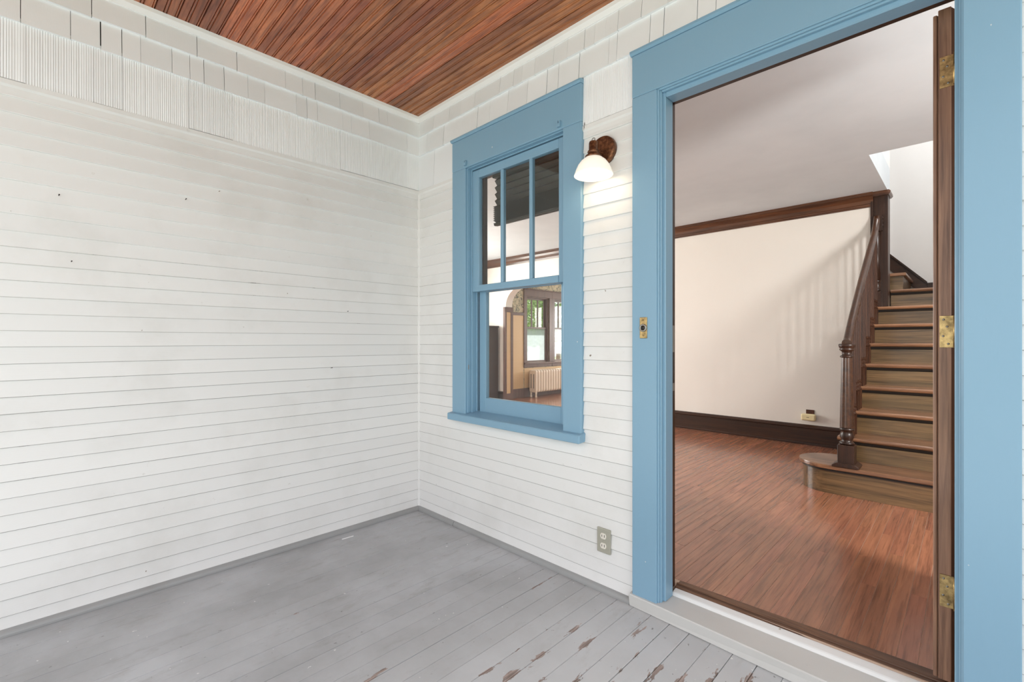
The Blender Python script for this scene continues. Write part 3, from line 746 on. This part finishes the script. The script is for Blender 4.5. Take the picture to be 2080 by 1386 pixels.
for i in range(2, 8):
    for j in range(3):
        y = ty(i)+.045+j*T/3
        if y > 3.76: continue
        x = 2.168; z0 = tz(i); z1 = railz(y)-.028
        hb = .019
        mb = MB().box(x-hb, x+hb, y-hb, y+hb, z0, z0+.150)
        mb.lathe((x, y, 0), [(.013, z0+.150), (.0195, z0+.155), (.0195, z0+.164), (.012, z0+.172), (.019, z0+.188), (.019, z0+.198), (.011, z0+.212), (.018, z0+.219), (.018, z0+.228), (.015, z0+.236)], 2, 10)
        v = []; f = []; seg = 12
        for q_, (z, r0) in enumerate(((z0+.236, .0185), (z1, .0125))):
            for k in range(seg):
                r = r0*(1 if k % 2 else .84); a = 2*PI*k/seg; v.append((x+r*math.cos(a), y+r*math.sin(a), z))
        for k in range(seg): f.append((k, (k+1) % seg, seg+(k+1) % seg, seg+k))
        mb.add(v, f)
        mb.build('baluster', M['baluster_wood'], st)

# ------------------------------------------------------------------ dining room wall seen through the window
XD = -3.45
dw = MB()
for b in ((XD-.15, XD, YB+.16, 4.86, 0, ZI), (XD-.15, XD, 6.44, 8.2, 0, ZI), (XD-.15, XD, 4.86, 6.44, 0, .77), (XD-.15, XD, 4.86, 6.44, 2.10, ZI), (XD-.15, XD, 5.56, 5.72, .77, 2.10)): dw.box(*b)
wd = dw.build('wall_dining', M['wallpaper'], None, kind=ST)
for a, b in ((4.02, 4.33), (4.40, 4.774), (6.6, 7.0), (7.07, 7.5)):
    box('wainscot_panel', M['cream_panel'], wd, (XD, XD+.006, a, b, ZF+.18, 1.70))
for a, b in ((4.33, 4.40), (6.53, 6.6), (7.0, 7.07)):
    box('wainscot_stile', M['dining_brown'], wd, (XD, XD+.016, a, b, ZF+.18, 1.70), .002)
for a, b in ((4.01, 4.775), (6.53, 8.2)):
    box('wainscot_rail', M['dining_brown'], wd, (XD, XD+.022, a, b, 1.70, 1.757), .002)
    box('wainscot_base', M['dining_brown'], wd, (XD, XD+.018, a, b, ZF, ZF+.18), .002)
box('wainscot_panel', M['cream_panel'], wd, (XD, XD+.006, 4.80, 6.5, ZF+.18, .66))
box('wainscot_base', M['dining_brown'], wd, (XD, XD+.018, 4.775, 6.53, ZF, ZF+.18), .002)
DB = M['dining_brown']
def dwin(num, y0, y1):
    wn_ = empty('window_%d' % num, (XD, y0, .77), ST)
    z0, z1, zm = .77, 2.10, 1.45
    for b in ((y0-.085, y0), (y1, y1+.085)):
        box('casing', DB, wn_, (XD, XD+.022, b[0]+.0005, b[1], .770, 2.09), .002)
    box('head_casing', DB, wn_, (XD, XD+.024, y0-.085, y1+.0845, 2.0905, 2.225), .002)
    box('cap', DB, wn_, (XD, XD+.04, y0-.0855, y1+.0845, 2.2255, 2.245), .002)
    box('sill', DB, wn_, (XD-.10, XD+.045, y0-.0855, y1+.0845, .735, .7695), .002)
    box('apron', DB, wn_, (XD, XD+.018, y0-.08, y1+.08, .672, .7345), .002)
    f = MB()
    for b in ((y0, y0+.035, z0, z1), (y1-.035, y1, z0, z1)): f.box(XD-.11, XD-.01, *b)
    f.box(XD-.11, XD-.01, y0+.035, y1-.035, z1-.03, z1); f.build('jamb', DB, wn_)
    for nm, a, b, xx in (('upper_sash', zm, z1-.03, XD-.075), ('lower_sash', z0, zm+.03, XD-.040)):
        s_ = MB().box(xx-.03, xx, y0+.036, y0+.070, a, b).box(xx-.03, xx, y1-.070, y1-.036, a, b).box(xx-.03, xx, y0+.07, y1-.07, a, a+.035).box(xx-.03, xx, y0+.07, y1-.07, b-.03, b).build(nm, DB, wn_)
        box('pane', M['hazy'] if num == 2 and nm == 'lower_sash' else M['glass'], s_, (xx-.017, xx-.014, y0+.07, y1-.07, a+.035, b-.03))
        if nm == 'upper_sash':
            for k in (1, 2):
                y = y0+.07+(y1-y0-.14)*k/3
                box('muntin', DB, s_, (xx-.028, xx-.002, y-.011, y+.011, a+.035, b-.03))
dwin(2, 4.862, 5.556); dwin(3, 5.726, 6.42)

# radiator under those windows
rd = thing('radiator', 'cream cast iron column radiator below the dining room windows', 'radiator', (-3.29, 5.4, ZF))
ya, nsec, pit = 4.86, 15, .078
for k in range(nsec):
    y = ya+pit*(k+.5)
    pr_ = []
    def arcp(cx, cz, a0, a1, r, n=6): return [(cx+r*math.cos(a0+(a1-a0)*i/n), cz+r*math.sin(a0+(a1-a0)*i/n)) for i in range(n+1)]
    x0, x1, z0, z1 = -3.38, -3.20, ZF+.10, ZF+.54
    r = .045
    pr_ = arcp(x1-r, z1-r, 0, PI/2, r)+arcp(x0+r, z1-r, PI/2, PI, r)+arcp(x0+r, z0+r, PI, 3*PI/2, r)+arcp(x1-r, z0+r, 3*PI/2, 2*PI, r)
    mb = MB()
    n_ = len(pr_)
    v = []
    for t, ins in ((-.031, .012), (-.022, 0), (.022, 0), (.031, .012)):
        cx, cz = (x0+x1)/2, (z0+z1)/2
        for a, b in pr_: v.append((cx+(a-cx)*(1-ins/.09), y+t, cz+(b-cz)*(1-ins/.22)))
    f = [(j*n_+i, j*n_+(i+1) % n_, (j+1)*n_+(i+1) % n_, (j+1)*n_+i) for j in range(3) for i in range(n_)]
    f += [tuple(range(n_)), tuple(3*n_+i for i in range(n_))]
    mb.add(v, f)
    sec = mb.build('radiator_section', M['radiator'], rd)
    if k in (0, nsec-1):
        for xx in (-3.325, -3.255):
            MB().box(xx-.006, xx+.006, y-.036, y-.031 if k == 0 else y+.036, ZF+.18, ZF+.46).build('slot', M['slot'], sec)
    if k < nsec-1:
        for zz in (.48, .16): MB().tube([(-3.29, y+.02, ZF+zz), (-3.29, y+pit-.02, ZF+zz)], .028, 10).build('hub', M['radiator'], sec)
for y in (ya+pit*.5, ya+pit*(nsec-.5)):
    for x in (-3.355, -3.225):
        MB().lathe((x, y, 0), [(.020, ZF), (.022, ZF+.02), (.014, ZF+.05), (.022, ZF+.115)], 2, 10).build('foot', M['radiator'], rd)

# narrow dark cabinet against the back wall, left of the arch
cb = thing('cabinet', 'narrow dark wood cabinet with a round black knob beside the arched opening', 'cabinet', (-3.40, 3.66, ZF))
box('body', M['dark_wood'], cb, (-3.62, -3.145, 3.56, 3.80, ZF, 1.435), .003)
box('top', M['dark_wood_x'], cb, (-3.63, -3.128, 3.545, 3.81, 1.4355, 1.468), .005)
dcb = box('door', M['dark_wood'], cb, (-3.60, -3.16, 3.545, 3.5595, ZF+.08, 1.41), .003)
MB().lathe((-3.225, 3.535, .915), [(.0001, -.022), (.020, -.018), (.026, -.006), (.020, .004), (.010, .010)], 1, 14).build('knob', M['black_knob'], dcb)

# pleated shade inside the porch window
ps = thing('pleated_shade', 'dark grey pleated fabric shade gathered at the top of the porch window', 'window shade', (.97, .12, 1.93))
box('headrail', M['shade_fabric'], ps, (.655, 1.300, .101, .140, 2.232, 2.262), .002)
v = []; zs = []
z = 2.232; k = 0
while z > 2.062: zs.append((z, .108 if k % 2 else .136)); z -= .021; k += 1
z = 2.050
while z > 1.955: zs.append((z, .103 if k % 2 else .141)); z -= .0062; k += 1
zs.append((1.945, .108)); zs.append((1.932, .124))
for z, y in zs:
    s_ = (.122-y)*.28-(.012 if z < 2.055 else 0)
    for x in (.668+s_, 1.298): v.append((x, y, z))
n_ = len(zs)
f = [(2*i, 2*i+1, 2*i+3, 2*i+2) for i in range(n_-1)]
MB().add(v, f).build('pleated_fabric', M['shade_fabric'], ps, fix=False).modifiers.new('thick', 'SOLIDIFY').thickness = .0015
box('bottom_rail', M['shade_fabric'], ps, (.664, 1.298, .106, .136, 1.930, 1.938), .002)

# ------------------------------------------------------------------ small things on the porch wall
# wall lamp
LX, LY, LZ = 1.564, -.105, 2.06
lamp = thing('wall_lamp', 'bronze wall lamp with a lit white glass bell shade between window and door', 'lamp', (1.564, -.016, 2.108))
MB().lathe((1.564, 0, 2.108), [(.0675, -.012), (.0675, -.030), (.064, -.036), (.056, -.037), (.0001, -.037)], 1, 36).build('back_plate', M['bronze'], lamp)
MB().tube([(1.564, -.036, 2.085), (1.564, -.06, 2.083), (LX, LY+.018, 2.080)], [.007, .006, .006], 10).build('arm', M['bronze'], lamp)
MB().lathe((LX, LY, 0), [(.040, 2.050), (.038, 2.060), (.026, 2.068), (.026, 2.074), (.028, 2.078), (.026, 2.083), (.0215, 2.086), (.0215, 2.118), (.019, 2.126), (.008, 2.130), (.0001, 2.130)], 2, 24).build('socket', M['bronze'], lamp)
ring = [(LX+.008*math.cos(a), LY, 2.136+.008*math.sin(a)) for a in [i*2*PI/14 for i in range(15)]]
MB().tube(ring, .0022, 6).build('finial', M['steel'], lamp)
MB().lathe((LX, LY, 0), [(.034, 2.054), (.042, 2.048), (.058, 2.035), (.072, 2.016), (.082, 1.994), (.088, 1.976), (.0905, 1.970), (.087, 1.970), (.079, 1.993), (.069, 2.014), (.055, 2.032), (.040, 2.045), (.034, 2.050)], 2, 36).build('shade', M['milk'], lamp)
MB().lathe((LX, LY, 0), [(.010, 2.045), (.012, 2.036), (.022, 2.016), (.024, 2.002), (.018, 1.988), (.0001, 1.982)], 2, 16).build('bulb', M['bulb'], lamp)
pl = bpy.data.lights.new('lamp_light', 'POINT'); po = bpy.data.objects.new('lamp_light', pl); C.objects.link(po)
pl.energy = .2; pl.color = (1, .78, .52); pl.shadow_soft_size = .03; po.parent = lamp
po.location = Vector((LX, LY, 1.968))-Vector((1.564, -.016, 2.108))

# receptacle on the porch wall
ow = thing('wall_outlet', 'beige metal plate outlet with two ivory sockets on white clapboards', 'outlet', (1.5635, -.016, .245))
MB().box(1.5265, 1.6005, -.0215, -.0125, .1865, .3035).build('cover_plate', M['plate'], ow, .003, 2)
for zc in (.268, .222):
    pts = []
    for i in range(20):
        a = 2*PI*i/20; pts.append((1.5635+.0165*math.cos(a), zc+max(-.0135, min(.0135, .0165*math.sin(a)))))
    rc = MB().prism(pts, 1, -.0245, -.0205).build('receptacle', M['ivory'], ow)
    MB().box(1.5555, 1.5580, -.0252, -.0244, zc-.004, zc+.006).box(1.5690, 1.5715, -.0252, -.0244, zc-.005, zc+.007).build('slot', M['slot'], rc)
MB().lathe((1.5635, -.0215, .245), [(.0001, -.0018), (.003, -.0012), (.0034, .0002)], 1, 10).build('screw', M['plate'], ow)

# door bell
db = thing('doorbell', 'brass doorbell plate with a round button on the blue door casing', 'doorbell', (1.780, -.034, 1.258))
MB().box(1.7620, 1.7975, -.0365, -.0322, 1.212, 1.305).build('bell_plate', M['brass'], db, .0015)
bz = MB().lathe((1.780, -.0365, 1.258), [(.0175, .0005), (.0175, -.004), (.015, -.006), (.010, -.0055), (.010, -.003), (.0001, -.003)], 1, 24).build('bezel', M['steel'], db)
MB().lathe((1.780, -.0395, 1.258), [(.0095, .0005), (.0085, -.003), (.0001, -.0045)], 1, 18).build('button', M['black_knob'], db)
for z in (1.223, 1.293):
    MB().lathe((1.780, -.0365, z), [(.0001, -.0015), (.0028, -.001), (.003, .0002)], 1, 10).build('screw', M['brass'], db)

# nails left in the siding
for y, z in ((-1.398, 1.907), (-1.852, 1.826), (-.652, 1.033), (-.55, 1.384), (-1.813, 1.545)):
    MB().tube([(.004, y, z), (.022, y+.002, z+.003)], .0014, 6).tube([(.021, y+.002, z+.003), (.023, y+.0022, z+.0033)], .0027, 8).build('nail', M['slot'], wl)
for x, z in ((1.4475, 2.245), (1.449, 2.262)):
    MB().tube([(x, -.018, z), (x+.004, -.022, z+.018)], .0015, 6).build('nail', M['slot'], wr)
# white sliver of paint lying on the deck
ch = MB().hexa([(.104, -.628, .0006), (.112, -.628, .0006), (.114, -.556, .0006), (.106, -.556, .0006), (.104, -.628, .003), (.111, -.626, .002), (.113, -.558, .003), (.106, -.556, .002)]).build('paint_sliver', M['white_trim'], None)
ch['label'] = 'thin white paint sliver lying on the grey deck near the left wall'; ch['category'] = 'paint chip'

# outlet with a plugged-in device on the living room wall
oi_ = thing('wall_outlet', 'brown outlet plate above the dark baseboard on the cream wall', 'outlet', (1.60, 3.848, .43))
MB().box(1.567, 1.642, 3.842, 3.8495, .385, .467).build('cover_plate', M['brown_plate'], oi_, .002)
MB().box(1.596, 1.600, 3.8405, 3.8425, .438, .452).box(1.610, 1.614, 3.8405, 3.8425, .438, .452).build('slot', M['slot'], oi_)
dv = thing('plug_in_device', 'cream plastic plug-in box on the brown outlet beside the staircase', 'plug-in', (1.60, 3.82, .385))
MB().box(1.530, 1.662, 3.790, 3.8415, .355, .425).build('body', M['cream_plastic'], dv, .014, 3)
MB().box(1.582, 1.606, 3.7885, 3.7905, .389, .393).build('grille', M['slot'], dv)

# ------------------------------------------------------------------ outdoors
box('ground', M['lawn'], None, (-40, 40, -40, 40, -.62, -.6), kind=ST)
box('path', M['bounce_slab'], None, (-6, 9, -7.5, -3.1, -.6, -.57), kind=ST)  # unseen pale slab added to bounce light into the porch
gw = thing('garden_wall', 'low red brick garden wall with a white coping beyond the dining room window', 'wall', (-9.0, 13.0, -.6))
box('brickwork', M['brickwork'], gw, (-9.1, -8.9, 12.75, 19, -.6, .95))
box('coping', M['white_trim'], gw, (-9.16, -8.84, 12.7, 19.05, .95, 1.08), .01)
def tree(x, y, h, label, n=1500, seed=0):
    rnd = random.Random(seed)
    t = thing('tree', label, 'tree', (x, y, -.6), 'trees beyond the dining room')
    MB().tube([(x, y, -.6), (x+.05, y, h*.3), (x, y+.08, h*.62)], [.16, .11, .05], 9).build('trunk', M['bark'], t)
    br = MB()
    for k in range(6):
        a = rnd.uniform(0, 2*PI); br.tube([(x+.03, y, h*(.25+.05*k)), (x+math.cos(a)*.9, y+math.sin(a)*.9, h*(.42+.06*k))], [.05, .015], 6)
    br.build('branch', M['bark'], t)
    mb = MB()
    for k in range(n):
        a = rnd.uniform(0, 2*PI); u_ = rnd.uniform(-1, 1); rr = rnd.uniform(.45, 1)**.5
        s_ = math.sqrt(1-u_*u_)
        p = Vector((x+math.cos(a)*s_*rr*1.7, y+math.sin(a)*s_*rr*1.7, h*.58+u_*rr*h*.42))
        d1 = Vector((rnd.gauss(0, 1), rnd.gauss(0, 1), rnd.gauss(0, .6))).normalized()
        d2 = d1.cross(Vector((rnd.gauss(0, 1), rnd.gauss(0, 1), rnd.gauss(0, 1)))).normalized()
        L_, W_ = rnd.uniform(.05, .10), rnd.uniform(.028, .05)
        mb.add([p-d1*L_, p+d2*W_, p+d1*L_, p-d2*W_], [(0, 1, 2), (0, 2, 3)])
    mb.build('foliage', M['leaf'], t, kind='stuff', fix=False)
tree(-9.6, 10.6, 4.2, 'leafy green tree seen through the first dining room window', 7000, 1)
tree(-11.8, 15.0, 5.0, 'taller leafy green tree behind the brick garden wall', 8000, 2)
tree(-15.6, 11.4, 5.5, 'tall pale leafy tree standing behind the first window tree', 8000, 3)
